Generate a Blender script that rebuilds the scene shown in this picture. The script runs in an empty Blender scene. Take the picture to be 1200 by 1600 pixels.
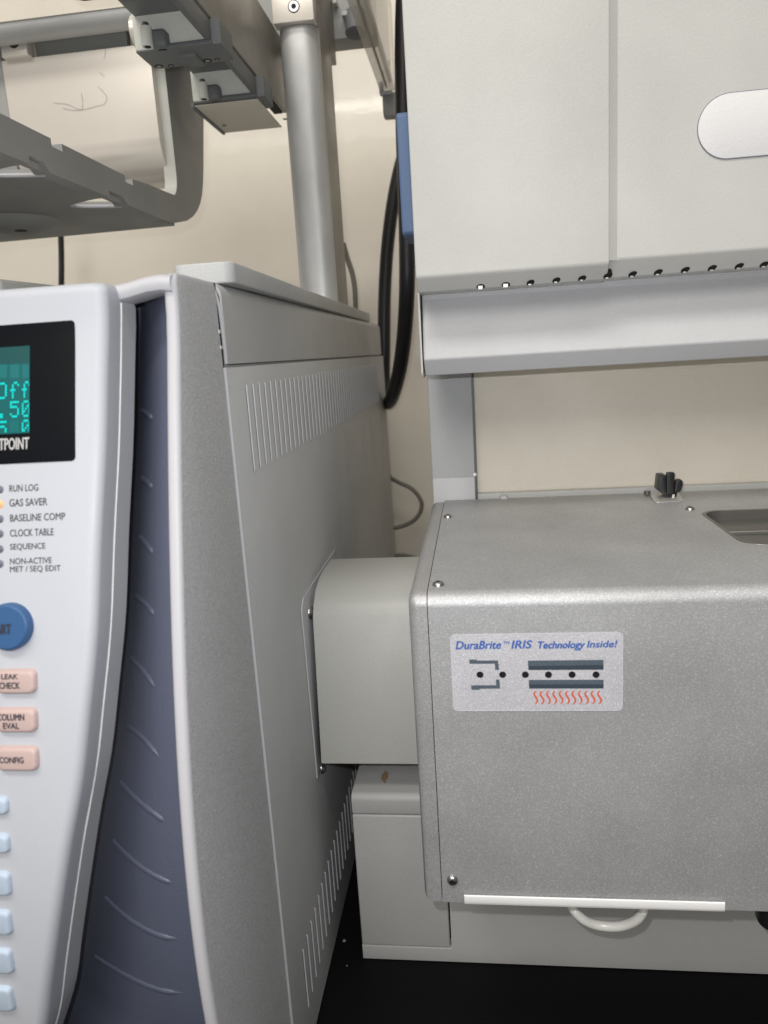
import bpy, bmesh, math, random
from mathutils import Vector, Matrix
random.seed(7)
scene = bpy.context.scene
# ---------------------------------------------------------------- camera, light, exposure
cam = bpy.data.cameras.new('camera'); camo = bpy.data.objects.new('camera', cam); scene.collection.objects.link(camo)
cam.sensor_fit = 'VERTICAL'; cam.sensor_height = 36; cam.sensor_width = 27; cam.lens = 36*1173.41/1600
cam.clip_start = 0.01; cam.clip_end = 50
R_ = Vector((0.99148942, 0.11506138, -0.06090658)); U_ = Vector((0.0355216, 0.21099045, 0.97684249)); F_ = Vector((-0.12524755, 0.97069249, -0.20510764))
camo.matrix_world = Matrix(((R_.x, U_.x, -F_.x, 0), (R_.y, U_.y, -F_.y, 0), (R_.z, U_.z, -F_.z, .41), (0, 0, 0, 1)))
cam.dof.use_dof = True; cam.dof.focus_distance = 0.43; cam.dof.aperture_fstop = 13
scene.camera = camo
scene.view_settings.view_transform = 'Standard'; scene.view_settings.look = 'None'
scene.view_settings.exposure = 0; scene.view_settings.gamma = 1
scene.render.resolution_x = 768; scene.render.resolution_y = 1024
world = bpy.data.worlds.new('World'); scene.world = world; world.use_nodes = True
bg = world.node_tree.nodes['Background']; bg.inputs[0].default_value = (1, .95, .88, 1); bg.inputs[1].default_value = 0.19

def area(name, loc, target, sx, sy, power, col):
    l = bpy.data.lights.new(name, 'AREA'); l.shape = 'RECTANGLE'; l.size = sx; l.size_y = sy; l.energy = power; l.color = col
    o = bpy.data.objects.new(name, l); scene.collection.objects.link(o); o.location = loc
    o.rotation_euler = (Vector(target)-Vector(loc)).to_track_quat('-Z', 'Y').to_euler()
    return o
area('room_light', (.10, -.75, 2.3), (.10, -.45, 0), 1.5, .4, 20, (1, .955, .88))
area('room_light', (-.9, -.6, 2.3), (-.8, -.3, 0), 1.5, .4, 20, (1, .955, .88))
area('room_light', (-.4, -2.3, 2.1), (-.3, 1.1, .6), 2.2, 1.0, 32, (1, .955, .88))  # large soft frontal source, added to light the wall evenly; not on the ceiling
area('room_light', (-.98, -5.4, 2.7), (-.9, -4.2, 0), 1.2, .10, 9, (1, .955, .88))
fl = bpy.data.lights.new('phone_flash', 'POINT'); fl.energy = 2.9; fl.color = (.97, .975, 1); fl.shadow_soft_size = .0022
flo = bpy.data.objects.new('phone_flash', fl); scene.collection.objects.link(flo)
flo.location = Vector((0, 0, .41)) - R_*.014 + U_*.017

# ---------------------------------------------------------------- materials
def mat(name, col, rough=.5, metal=0, spec=.5, bump=0, bscale=900, var=0, vscale=900, speck=0, emit=None, estr=1, smudge=0, alpha=None, coat=0):
    m = bpy.data.materials.new(name); m.use_nodes = True; n = m.node_tree.nodes; l = m.node_tree.links
    b = n['Principled BSDF']; c4 = (*col, 1)
    b.inputs['Base Color'].default_value = c4; b.inputs['Roughness'].default_value = rough
    b.inputs['Metallic'].default_value = metal; b.inputs['Specular IOR Level'].default_value = spec
    tc = n.new('ShaderNodeTexCoord'); geo = n.new('ShaderNodeNewGeometry')
    src = geo.outputs['Position']
    def noise(s, d=2, r=.6):
        t = n.new('ShaderNodeTexNoise'); t.inputs['Scale'].default_value = s; t.inputs['Detail'].default_value = d
        t.inputs['Roughness'].default_value = r; l.new(src, t.inputs['Vector']); return t
    if var or smudge:
        t = noise(vscale, 1); mr = n.new('ShaderNodeMapRange'); mr.inputs[1].default_value = .3; mr.inputs[2].default_value = .7
        mr.inputs[3].default_value = 1-var; mr.inputs[4].default_value = 1+var; l.new(t.outputs[0], mr.inputs[0])
        t2 = noise(14, 3); mr2 = n.new('ShaderNodeMapRange'); mr2.inputs[1].default_value = .3; mr2.inputs[2].default_value = .7
        mr2.inputs[3].default_value = 1-smudge; mr2.inputs[4].default_value = 1+smudge*.5; l.new(t2.outputs[0], mr2.inputs[0])
        mm = n.new('ShaderNodeMath'); mm.operation = 'MULTIPLY'; l.new(mr.outputs[0], mm.inputs[0]); l.new(mr2.outputs[0], mm.inputs[1])
        vm = n.new('ShaderNodeVectorMath'); vm.operation = 'SCALE'; vm.inputs[0].default_value = col; l.new(mm.outputs[0], vm.inputs['Scale'])
        l.new(vm.outputs[0], b.inputs['Base Color'])
        if smudge:
            mr3 = n.new('ShaderNodeMapRange'); mr3.inputs[1].default_value = .3; mr3.inputs[2].default_value = .7
            mr3.inputs[3].default_value = max(.05, rough-.1); mr3.inputs[4].default_value = min(1, rough+.12); l.new(noise(22, 3).outputs[0], mr3.inputs[0])
            l.new(mr3.outputs[0], b.inputs['Roughness'])
    if speck:   # metallic flakes: every small cell has its own tilt and tone
        v = n.new('ShaderNodeTexVoronoi'); v.inputs['Scale'].default_value = 2500; l.new(src, v.inputs['Vector'])
        sp = n.new('ShaderNodeSeparateColor'); l.new(v.outputs['Color'], sp.inputs[0])
        pw = n.new('ShaderNodeMath'); pw.operation = 'POWER'; l.new(sp.outputs[0], pw.inputs[0]); pw.inputs[1].default_value = 5
        ma = n.new('ShaderNodeMath'); ma.operation = 'MULTIPLY_ADD'; l.new(pw.outputs[0], ma.inputs[0]); ma.inputs[1].default_value = speck; ma.inputs[2].default_value = 1-speck*.15
        t = noise(2300, 1); mx = n.new('ShaderNodeMath'); mx.operation = 'MULTIPLY_ADD'; l.new(t.outputs[0], mx.inputs[0]); mx.inputs[1].default_value = .7; mx.inputs[2].default_value = .65
        m2 = n.new('ShaderNodeMath'); m2.operation = 'MULTIPLY'; l.new(ma.outputs[0], m2.inputs[0]); l.new(mx.outputs[0], m2.inputs[1])
        t4 = noise(16, 3); mr4 = n.new('ShaderNodeMapRange'); mr4.inputs[1].default_value = .3; mr4.inputs[2].default_value = .7
        mr4.inputs[3].default_value = .87; mr4.inputs[4].default_value = 1.07; l.new(t4.outputs[0], mr4.inputs[0])
        m3 = n.new('ShaderNodeMath'); m3.operation = 'MULTIPLY'; l.new(m2.outputs[0], m3.inputs[0]); l.new(mr4.outputs[0], m3.inputs[1])
        vm = n.new('ShaderNodeVectorMath'); vm.operation = 'SCALE'; vm.inputs[0].default_value = col; l.new(m3.outputs[0], vm.inputs['Scale'])
        l.new(vm.outputs[0], b.inputs['Base Color'])
    if bump:
        t = noise(bscale, 2); bp_ = n.new('ShaderNodeBump'); bp_.inputs['Strength'].default_value = bump; bp_.inputs['Distance'].default_value = .0004
        l.new(t.outputs[0], bp_.inputs['Height']); l.new(bp_.outputs[0], b.inputs['Normal'])
    if coat:
        b.inputs['Coat Weight'].default_value = coat; b.inputs['Coat Roughness'].default_value = .05
        t = noise(95, 2); b2 = n.new('ShaderNodeBump'); b2.inputs['Strength'].default_value = .10; b2.inputs['Distance'].default_value = .0006
        l.new(t.outputs[0], b2.inputs['Height']); l.new(b2.outputs[0], b.inputs['Coat Normal'])
    if emit:
        b.inputs['Emission Color'].default_value = (*emit, 1); b.inputs['Emission Strength'].default_value = estr
    if alpha is not None: b.inputs['Alpha'].default_value = alpha
    return m

M = dict(
    wall=mat('wall_paint', (.85, .795, .70), .55, 0, .3, .25, 160, .012, 30, coat=.5),
    bench=mat('bench_black', (.0028, .0028, .0034), .6, 0, .16, .1, 700, .2, 1200),
    gc=mat('paint_mid_grey', (.48, .49, .495), .5, 0, .35, .5, 1300, .07, 1500, smudge=.04),
    gcgrain=mat('paint_grained_grey', (.49, .50, .515), .5, 0, .35, .9, 1000, .16, 1300, smudge=.03),
    bezel=mat('plastic_white_grey', (.47, .47, .495), .46, 0, .35, .06, 1300, .01, 1500),
    keypad=mat('plastic_pale', (.47, .487, .53), .5, 0, .3, .12, 1200, .01, 900, smudge=.02),
    keyside=mat('plastic_pale_side', (.50, .51, .53), .5, 0, .3, .12, 1200, .01, 900),
    groove=mat('plastic_slate_violet', (.078, .088, .130), .42, 0, .5, .3, 1000, .05, 1300),
    hood=mat('paint_warm_white', (.56, .562, .54), .45, 0, .4, .3, 1000, .02, 1100, smudge=.06),
    hooddark=mat('paint_cool_grey', (.52, .525, .54), .42, 0, .4, .3, 1000, .03, 1100, smudge=.03),
    upright=mat('upright_shaded_grey', (.40, .41, .42), .5, 0, .35, .6, 800, .03, 1100, smudge=.03),  # darker grey puts the upright's shade into its colour
    backpanel=mat('paint_cream', (.74, .69, .60), .5, 0, .35, .6, 700, .02, 1100, smudge=.05),
    base=mat('paint_base_grey', (.46, .46, .455), .42, 0, .4, .4, 900, .03, 1100, smudge=.05),
    tube=mat('paint_tube_grey', (.40, .405, .385), .40, 0, .5, .28, 850, .02, 900, smudge=.03),
    silver=mat('metallic_silver', (.42, .425, .435), .50, .45, .5, .32, 2200, speck=.45),
    silverside=mat('metallic_silver_edge', (.40, .40, .405), .48, .45, .5, .3, 1800, speck=.35),
    steel=mat('steel', (.42, .41, .40), .30, 1, .5),
    brushed=mat('brushed_aluminium', (.60, .60, .58), .40, .6, .5, .15, 900, .03, 900, smudge=.10),
    post=mat('satin_grey_post', (.56, .57, .57), .46, .4, .5, .15, 900, .03, 900, smudge=.12),
    cream=mat('satin_cream_panel', (.82, .77, .705), .25, .3, .5, .04, 300, .008, 60),
    arm=mat('arm_grey', (.34, .345, .335), .5, 0, .35, .35, 900, .03, 900, smudge=.05),
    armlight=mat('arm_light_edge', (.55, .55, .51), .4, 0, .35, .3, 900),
    rail=mat('rail_taupe', (.33, .31, .28), .4, .1, .4, .15, 900, .02, 900, smudge=.05),
    dark=mat('dark_gap', (.012, .012, .013), .6, 0, .3),
    darkgrey=mat('dark_grey_cast', (.17, .18, .185), .5, 0, .35, .35, 900, .04, 900),
    whitecast=mat('pale_cast', (.76, .77, .71), .55, 0, .3, .5, 900, .03, 900),
    black=mat('black_rubber', (.012, .012, .014), .42, 0, .5, .15, 500),
    blackp=mat('black_plastic', (.014, .014, .015), .4, 0, .5, .2, 900),
    cordgrey=mat('cord_grey', (.22, .21, .18), .5, 0, .4),
    glassblk=mat('display_window', (.004, .005, .007), .2, 0, .25),
    screen=mat('display_teal', (.0, .02, .02), .3, 0, .4, emit=(.006, .115, .115), estr=1),
    screendim=mat('display_teal_dim', (.0, .02, .02), .3, 0, .4, emit=(.012, .07, .07), estr=1),
    cellteal=mat('display_cell', (.0, .02, .02), .3, 0, .4, emit=(.012, .17, .17), estr=1),
    pix=mat('display_pixel', (.0, .1, .1), .3, 0, .4, emit=(.0, .80, .72), estr=1),
    ink=mat('ink_dark', (.03, .032, .04), .6),
    inkwhite=mat('ink_pale', (.42, .42, .42), .6),
    inkblue=mat('ink_blue', (.055, .125, .40), .5, var=.25, vscale=1500),
    inkslate=mat('ink_slate', (.075, .10, .125), .5, var=.15, vscale=1500),
    inkslate2=mat('ink_slate_dark', (.035, .05, .07), .5),
    inkblack=mat('ink_black', (.008, .008, .009), .4),
    inkred=mat('ink_red', (.62, .10, .05), .5),
    sticker=mat('sticker_film', (.56, .56, .60), .36, .15, .5, .5, 1500, speck=.3),
    stickrim=mat('sticker_rim', (.62, .62, .65), .3, 0, .5),
    ledoff=mat('indicator_off', (.12, .125, .17), .4), ledon=mat('indicator_amber', (.75, .38, .18), .4, emit=(.6, .22, .06), estr=.35),
    bluebtn=mat('button_blue', (.035, .10, .235), .45, bump=.1), pinkbtn=mat('button_pink', (.49, .37, .345), .5, bump=.1),
    skybtn=mat('button_sky', (.42, .50, .60), .5, bump=.1),
    latch=mat('latch_blue', (.10, .16, .29), .5, 0, .4, .3, 900),
    oval=mat('plate_white', (.72, .72, .73), .5, 0, .4, .4, 900), ovalrim=mat('plate_rim', (.16, .15, .22), .5),
    white=mat('white_plastic', (.80, .80, .80), .5, 0, .4, .15, 700), milky=mat('milky_tube', (.82, .81, .77), .25, 0, .5),
    smoke=mat('smoky_acrylic', (.30, .28, .24), .1, 0, .5, alpha=.42), clearp=mat('clear_acrylic', (.58, .53, .45), .08, 0, .5, alpha=.45),
    rust=mat('rust_stain', (.30, .21, .12), .8), dust=mat('dust_speck', (.25, .25, .26), .9), hair=mat('dark_hair', (.10, .08, .07), .6),
    recess=mat('pocket_steel', (.20, .195, .185), .35, .7, .5, .1, 500),
)

# ---------------------------------------------------------------- helpers
def link(o, parent=None):
    scene.collection.objects.link(o)
    if parent: o.parent = parent
    return o
def thing(name, label, cat, group=None):
    o = bpy.data.objects.new(name, None); o.empty_display_size = .02; link(o); o['label'] = label; o['category'] = cat
    if group: o['group'] = group
    return o
def tag(o, label, cat, group=None):
    o['label'] = label; o['category'] = cat
    if group: o['group'] = group
    return o
def finish(name, me, m, parent, smooth=35):
    me.name = name
    ms = m if isinstance(m, (list, tuple)) else [m]
    if not me.materials:
        for x in ms: me.materials.append(x)
    if smooth:
        for p in me.polygons: p.use_smooth = True
        me.set_sharp_from_angle(angle=math.radians(smooth))
    return link(bpy.data.objects.new(name, me), parent)
def mk(name, vs, fs, m, parent=None, smooth=35, fix=True, mi=None):
    me = bpy.data.meshes.new(name); me.from_pydata([tuple(v) for v in vs], [], fs)
    if mi:
        for p, i in zip(me.polygons, mi): p.material_index = i
    if fix:
        bm = bmesh.new(); bm.from_mesh(me); bmesh.ops.recalc_face_normals(bm, faces=bm.faces); bm.to_mesh(me); bm.free()
    return finish(name, me, m, parent, smooth)
def ax(axis, u, v, w):
    return {'X': (w, u, v), 'Y': (u, w, v), 'Z': (u, v, w)}[axis]
def prism(name, axis, out, a, b, m, parent=None, bev=0, seg=3, smooth=35):
    n = len(out); bm = bmesh.new()
    v0 = [bm.verts.new(ax(axis, u, v, a)) for u, v in out]; v1 = [bm.verts.new(ax(axis, u, v, b)) for u, v in out]
    bm.faces.new(v0); bm.faces.new(v1[::-1])
    for i in range(n): bm.faces.new((v0[i], v1[i], v1[(i+1) % n], v0[(i+1) % n]))
    bmesh.ops.recalc_face_normals(bm, faces=bm.faces)
    if bev:
        es = [e for e in bm.edges if len(e.link_faces) == 2 and e.calc_face_angle(0) > math.radians(40)]
        bmesh.ops.bevel(bm, geom=es, offset=bev, segments=seg, profile=.5, affect='EDGES', clamp_overlap=True)
    me = bpy.data.meshes.new(name); bm.to_mesh(me); bm.free()
    return finish(name, me, m, parent, smooth)
def box(name, x0, x1, y0, y1, z0, z1, m, parent=None, bev=.001, seg=3):
    return prism(name, 'Z', [(x0, y0), (x1, y0), (x1, y1), (x0, y1)], z0, z1, m, parent, bev, seg)
def rnd(pts, r, n=6):
    out = []; k = len(pts)
    for i in range(k):
        p = Vector(pts[i]); a = Vector(pts[i-1])-p; b = Vector(pts[(i+1) % k])-p
        rr = r[i] if isinstance(r, (list, tuple)) else r
        if rr <= 0: out.append(tuple(p)); continue
        la, lb = a.length, b.length
        if la < 1e-7 or lb < 1e-7: out.append(tuple(p)); continue
        a.normalize(); b.normalize()
        if abs(a.cross(b)) < .02: out.append(tuple(p)); continue
        h = a.angle(b)/2; t = min(rr/math.tan(h), la*.49, lb*.49); q = t*math.tan(h)
        c = p+(a+b).normalized()*(q/math.sin(h)); s = p+a*t; e = p+b*t
        a0 = math.atan2(*(s-c).yx); a1 = math.atan2(*(e-c).yx); d = (a1-a0+math.pi) % (2*math.pi)-math.pi
        for j in range(n+1):
            tt = a0+d*j/n; out.append((c.x+q*math.cos(tt), c.y+q*math.sin(tt)))
    return out
def plate(name, axis, outs, a, b, m, parent=None, bev=0, smooth=35):
    """flat plate with holes: outs[0] outline, the rest holes"""
    cu = bpy.data.curves.new(name, 'CURVE'); cu.dimensions = '2D'; cu.fill_mode = 'BOTH'
    for o in outs:
        s = cu.splines.new('POLY'); s.points.add(len(o)-1); s.use_cyclic_u = True
        for p, q in zip(s.points, o): p.co = (q[0], q[1], 0, 1)
    cu.extrude = abs(b-a)/2-bev; cu.bevel_depth = bev; cu.bevel_resolution = 2; cu.offset = -bev
    o = bpy.data.objects.new(name, cu); scene.collection.objects.link(o); bpy.context.view_layer.update()
    me = bpy.data.meshes.new_from_object(o.evaluated_get(bpy.context.evaluated_depsgraph_get()))
    bpy.data.objects.remove(o); bpy.data.curves.remove(cu)
    mid = (a+b)/2
    for v in me.vertices: v.co = ax(axis, v.co.x, v.co.y, v.co.z+mid)
    bm = bmesh.new(); bm.from_mesh(me); bmesh.ops.remove_doubles(bm, verts=bm.verts, dist=1e-6); bmesh.ops.recalc_face_normals(bm, faces=bm.faces); bm.to_mesh(me); bm.free()
    me.materials.clear()
    return finish(name, me, m, parent, smooth)
def tube(name, pts, r, m, parent=None, n=12, sub=8, cyc=False):
    P_ = [Vector(p) for p in pts]; c = []
    for i in range(len(P_)-1):
        p0 = P_[max(i-1, 0)]; p1 = P_[i]; p2 = P_[i+1]; p3 = P_[min(i+2, len(P_)-1)]
        for j in range(sub):
            t = j/sub; c.append(.5*((2*p1)+(p2-p0)*t+(2*p0-5*p1+4*p2-p3)*t*t+(3*p1-p0-3*p2+p3)*t**3))
    c.append(P_[-1]); vs = []; fs = []; N = None
    for i, p in enumerate(c):
        T = (c[min(i+1, len(c)-1)]-c[max(i-1, 0)]).normalized()
        N = (N-T*N.dot(T)).normalized() if N else T.orthogonal().normalized()
        B = T.cross(N); rr = r(i/(len(c)-1)) if callable(r) else r
        for k in range(n): a = 2*math.pi*k/n; vs.append(p+(N*math.cos(a)+B*math.sin(a))*rr)
    for i in range(len(c)-1):
        for k in range(n): fs.append((i*n+k, i*n+(k+1) % n, (i+1)*n+(k+1) % n, (i+1)*n+k))
    fs.append(tuple(range(n))[::-1]); fs.append(tuple(range((len(c)-1)*n, len(c)*n)))
    return mk(name, vs, fs, m, parent)
def lathe(name, prof_, origin, axis, m, parent=None, n=24, mi=None):
    """prof_: (radius, height) along axis vector"""
    A = Vector(axis).normalized(); N = A.orthogonal().normalized(); B = A.cross(N); O = Vector(origin); vs = []; fs = []; mm = []
    for r, h in prof_:
        for k in range(n): a = 2*math.pi*k/n; vs.append(O+A*h+(N*math.cos(a)+B*math.sin(a))*r)
    for i in range(len(prof_)-1):
        for k in range(n): fs.append((i*n+k, i*n+(k+1) % n, (i+1)*n+(k+1) % n, (i+1)*n+k)); mm.append(mi[i] if mi else 0)
    fs.append(tuple(range(n))[::-1]); mm.append(0); fs.append(tuple(range((len(prof_)-1)*n, len(prof_)*n))); mm.append(mi[-1] if mi else 0)
    return mk(name, vs, fs, m, parent, mi=mm)
def screw(o, axis, r, parent, name='screw'):
    k = r
    return lathe(name, [(k, 0), (k*.97, k*.18), (k*.82, k*.42), (k*.6, k*.56), (k*.42, k*.62), (k*.38, k*.62), (k*.34, k*.25)], o, axis, [M['steel'], M['dark']], parent, 24, [0, 0, 0, 0, 0, 1, 1])
def flathead(o, axis, r, parent, name='screw'):
    k = r
    s = lathe(name, [(k*1.25, -.0002), (k*1.2, .0001), (k, .0001), (k, k*.12), (k*.5, k*.14), (k*.42, k*.14), (k*.38, k*.02)], o, axis, [M['steel'], M['dark']], parent, 24, [1, 1, 0, 0, 1, 1, 1])
    return s
# smooth front profile of the chromatograph: distance of the convex front from the camera side, by height
def prof(z):
    t = min(max(z, .12), .42)-.3; d = min(max(z-.42, 0), .025)
    return ((-1.64278179*t+.61222313)*t+.21113441)*t+.25722702+.287*(d-d*d*20)
def grid(name, rows, m, parent, close_top=False, smooth=35):
    n = len(rows[0]); vs = [p for r in rows for p in r]; fs = []
    for i in range(len(rows)-1):
        for k in range(n-1): fs.append((i*n+k, i*n+k+1, (i+1)*n+k+1, (i+1)*n+k))
    if close_top: fs.append(tuple(range((len(rows)-1)*n, len(rows)*n)))
    return mk(name, vs, fs, m, parent, smooth)
def lerp_table(tab, z):
    n = len(tab)-1; z = min(max(z, tab[0][0]), tab[-1][0]); i = max(k for k in range(n) if tab[k][0] <= z+1e-12)
    def sl(k):
        a, b_ = tab[max(k-1, 0)], tab[min(k+1, n)]; return (b_[1]-a[1])/(b_[0]-a[0])
    h = tab[i+1][0]-tab[i][0]; t = (z-tab[i][0])/h; y0, y1, m0, m1 = tab[i][1], tab[i+1][1], sl(i)*h, sl(i+1)*h
    return (2*t**3-3*t*t+1)*y0+(t**3-2*t*t+t)*m0+(-2*t**3+3*t*t)*y1+(t**3-t*t)*m1
def lettering(name, s, u0, u1, v0, v1, put, m, parent, shear=0, bold=0, spacing=1):
    """writing fitted to a rectangle; put(u, v) gives the point on the surface; bold thickens the strokes, as a share of the height"""
    cu = bpy.data.curves.new(name, 'FONT'); cu.body = s; cu.size = 1; cu.resolution_u = 3; cu.space_character = spacing; cu.align_x = 'CENTER'
    o = bpy.data.objects.new(name, cu); scene.collection.objects.link(o); bpy.context.view_layer.update()
    me = bpy.data.meshes.new_from_object(o.evaluated_get(bpy.context.evaluated_depsgraph_get()))
    bpy.data.objects.remove(o); bpy.data.curves.remove(cu)
    xs = [v.co.x for v in me.vertices]; ys = [v.co.y for v in me.vertices]; x0, x1, y0, y1 = min(xs), max(xs), min(ys), max(ys)
    base = [(u0+(v.co.x-x0)/(x1-x0)*(u1-u0), v0+(v.co.y-y0)/(y1-y0)*(v1-v0)) for v in me.vertices]; fs = [tuple(p.vertices) for p in me.polygons]
    bpy.data.meshes.remove(me); vs = []; ff = []; H = v1-v0
    for k, (du, dv) in enumerate([(0, 0), (1, 0), (-1, 0), (0, .8), (0, -.8)] if bold else [(0, 0)]):
        n = len(vs)
        for u, w in base:
            p = Vector(put(u+shear*(w-v0)+du*bold*H, w+dv*bold*H)); p.y -= k*4e-6; vs.append(p)
        ff += [tuple(i+n for i in f) for f in fs]
    return mk(name, vs, ff, m, parent, 0, fix=False)
def flat(name, polys, put, m, parent):
    vs = []; fs = []
    for p in polys: fs.append(tuple(range(len(vs), len(vs)+len(p)))); vs += [put(*q) for q in p]
    return mk(name, vs, fs, m, parent, 0, fix=False)

# ---------------------------------------------------------------- setting
w = box('wall', -2.6, 2.6, 1.10, 1.22, -.9, 2.4, M['wall'], None, 0); w['kind'] = 'structure'
b = box('bench_top', -2.4, 2.4, .02, 1.10-.001, -.03, 0, M['bench'], None, .002); b['kind'] = 'structure'

# ---------------------------------------------------------------- gas chromatograph
gc = thing('gas_chromatograph', 'large grey bench instrument at left with keypad panel, teal display and slotted side panel', 'lab instrument')
box('oven_body', -.62, -.1165, .3465, .955, .012, .447, M['gc'], gc, .002)
for x in (-.58, -.15):
    for y in (.39, .91): lathe('foot', [(.014, 0), (.014, .012)], (x, y, 0), (0, 0, 1), M['blackp'], gc)
XS = -.1125
prism('side_panel', 'X', rnd([(.3398, .002), (.9589, .002), (.9589, .4085), (.3398, .4085)], [0, .004, 0, 0]), XS-.004, XS, M['gc'], gc, .0006, 2)
# front edge of the side panel, bent and bare-lit
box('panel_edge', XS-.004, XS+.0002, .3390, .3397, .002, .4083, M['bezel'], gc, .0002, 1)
# upper cover with rounded top
cov = []
for k in range(9):
    a = math.pi/2*k/8; cov.append((XS-.010+.010*math.cos(a), .4405+.0075*math.sin(a)))
cv = [(XS, .4100)]+cov+[(XS-.05, .448), (XS-.05, .41)]
rows = []
for y in (.3425, .3432, .940, .9585):
    e = .0012 if y in (.3425,) else (.006 if y == .9585 else 0)
    rows.append([(x-e*.6, y, z-(e if z > .43 else 0)) for x, z in cv])
grid('upper_cover', rows, M['gc'], gc)
# light-catching front lip of the cover
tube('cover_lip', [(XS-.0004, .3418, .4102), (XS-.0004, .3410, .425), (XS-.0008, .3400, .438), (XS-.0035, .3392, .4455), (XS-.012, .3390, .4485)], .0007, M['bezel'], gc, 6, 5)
box('cover_gap', -.1175, XS-.0016, .3370, .3415, .408, .446, M['dark'], gc, 0)
for z in (.4245, .4175): box('hinge_clip', XS-.0022, XS-.0006, .3372, .3405, z-.0008, z+.0008, M['brushed'], gc, .0002)
# louvres: raised slots, in two rows
def louver_mesh(h):
    vs = []; fs = []; ws = .0013
    pr = [(-ws/2, 0), (-ws/2+.0002, .0007), (0, .0009), (ws/2, 0)]
    zs_ = [0, .0002, .0006, .0012, .002]; zs_ = [(z, s_) for z, s_ in zip(zs_, (.15, .55, .8, .95, 1))]; zs_ = zs_+[(h-z, s_) for z, s_ in zs_[::-1]]
    for z, s_ in zs_:
        for y, x in pr: vs.append((x*s_, y*s_, z))
    for i in range(len(zs_)-1):
        for k in range(3): fs.append((i*4+k, i*4+k+1, (i+1)*4+k+1, (i+1)*4+k))
    me = bpy.data.meshes.new('louver'); me.from_pydata(vs, [], fs)
    bm = bmesh.new(); bm.from_mesh(me); bmesh.ops.recalc_face_normals(bm, faces=bm.faces); bm.to_mesh(me); bm.free()
    n0 = len(me.vertices); me2 = bpy.data.meshes.new('louver'); V = [tuple(v.co) for v in me.vertices]+[(.00012, -ws/2-.0005, .0012), (.00012, -ws/2+.0001, .0003), (.00012, -ws/2+.0001, h-.0003), (.00012, -ws/2-.0005, h-.0012)]
    me2.from_pydata(V, [], [tuple(p.vertices) for p in me.polygons]+[(n0, n0+1, n0+2, n0+3)]); me2.polygons[len(me2.polygons)-1].material_index = 1
    me2.materials.append(M['bezel']); me2.materials.append(M['dark']); return me2
lu, ll = louver_mesh(.0440), louver_mesh(.0415)
for i in range(47):
    o = link(bpy.data.objects.new('louver', lu), gc); o.location = (XS+.0001, .3670+i*.01125, .3555)
for i in range(34):
    o = link(bpy.data.objects.new('louver', ll), gc); o.location = (XS+.0001, .3705+i*.01125, .0285)
# lid plate on top
lx = -.1135
prism('lid', 'Z', rnd([(-0.13758, 0.35200, 0.45747)[:2], (-0.10906, 0.35200, 0.45622)[:2], (-.1150, .872), (-.22, .872)], [.006, .006, .002, .002]), (-0.10913, 0.35200, 0.44687)[2], (-0.10903, 0.35200, 0.45650)[2], M['gc'], gc, .0008, 3)
tca, tcb = (-0.23500, 0.36980, 0.45914), (-0.23500, 0.44730, 0.46072)
print('tc', tca, tcb)
prism('top_cover', 'X', [(tca[1], .40), (tca[1], tca[2]), (tcb[1], tcb[2]), (tcb[1], .40)], -.56, -.235, M['arm'], gc, .002)
# front bezel: right rim with side, convex
ZT = .4462
def zrows(z0, z1, n): return [z0+(z1-z0)*i/n for i in range(n+1)]
rows = []
def rim_row(z, e):
    p = prof(z)+e; r = .0024; row = [(-.1195+e*.3, p+.016, z), (-.1190+e*.3, p+.004, z)]
    for k in range(7):
        a = math.pi-math.pi/2*k/6; row.append((-.1190+e*.3+r*(1+math.cos(a)), p+.001+r*(1-math.sin(a))-.001, z))
    for k in range(7):
        a = math.pi/2-math.pi/2*k/6; row.append((-.1134-r-e*.3+r*math.cos(a), p+r*(1-math.sin(a)), z))
    row += [(-.1134-e*.3, .30 if p < .29 else p+.01, z), (-.1134-e*.3, .3382, z)]
    return row
for z in zrows(.015, ZT-.004, 36): rows.append(rim_row(z, 0))
for k in range(1, 7):
    a = math.pi/2*k/6; rows.append(rim_row(ZT-.004+.004*math.sin(a), .004*(1-math.cos(a))))
rim_obj = grid('bezel_rim', rows, M['gcgrain'], gc, True)
for o in [rim_obj]:
    o.data.materials.append(M['bezel'])
    for p in o.data.polygons:
        if p.center.x < -.11345 and p.center.y < .3: p.material_index = 1
        if p.center.z > ZT-.003: p.material_index = 1
# top rim running left
rows = []
for X, zt in ((-.1148, .4452), (-.1195, .4458), (-.125, .4454), (-.133, .4438), (-.142, .4425), (-.152, .4418), (-.17, .4415), (-.40, .4400)):
    rows.append([(X, .305, zt-.007), (X, .2925, zt-.007), (X, .2905, zt-.0060), (X, .2896, zt-.004), (X, .2898, zt-.0022), (X, .2910, zt-.0007), (X, .2930, zt), (X, .338, zt+.0004)])
grid('bezel_top', rows, M['bezel'], gc)
box('bezel_back', -.40, -.1195, .3352, .3385, .01, .440, M['gc'], gc, 0)
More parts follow.
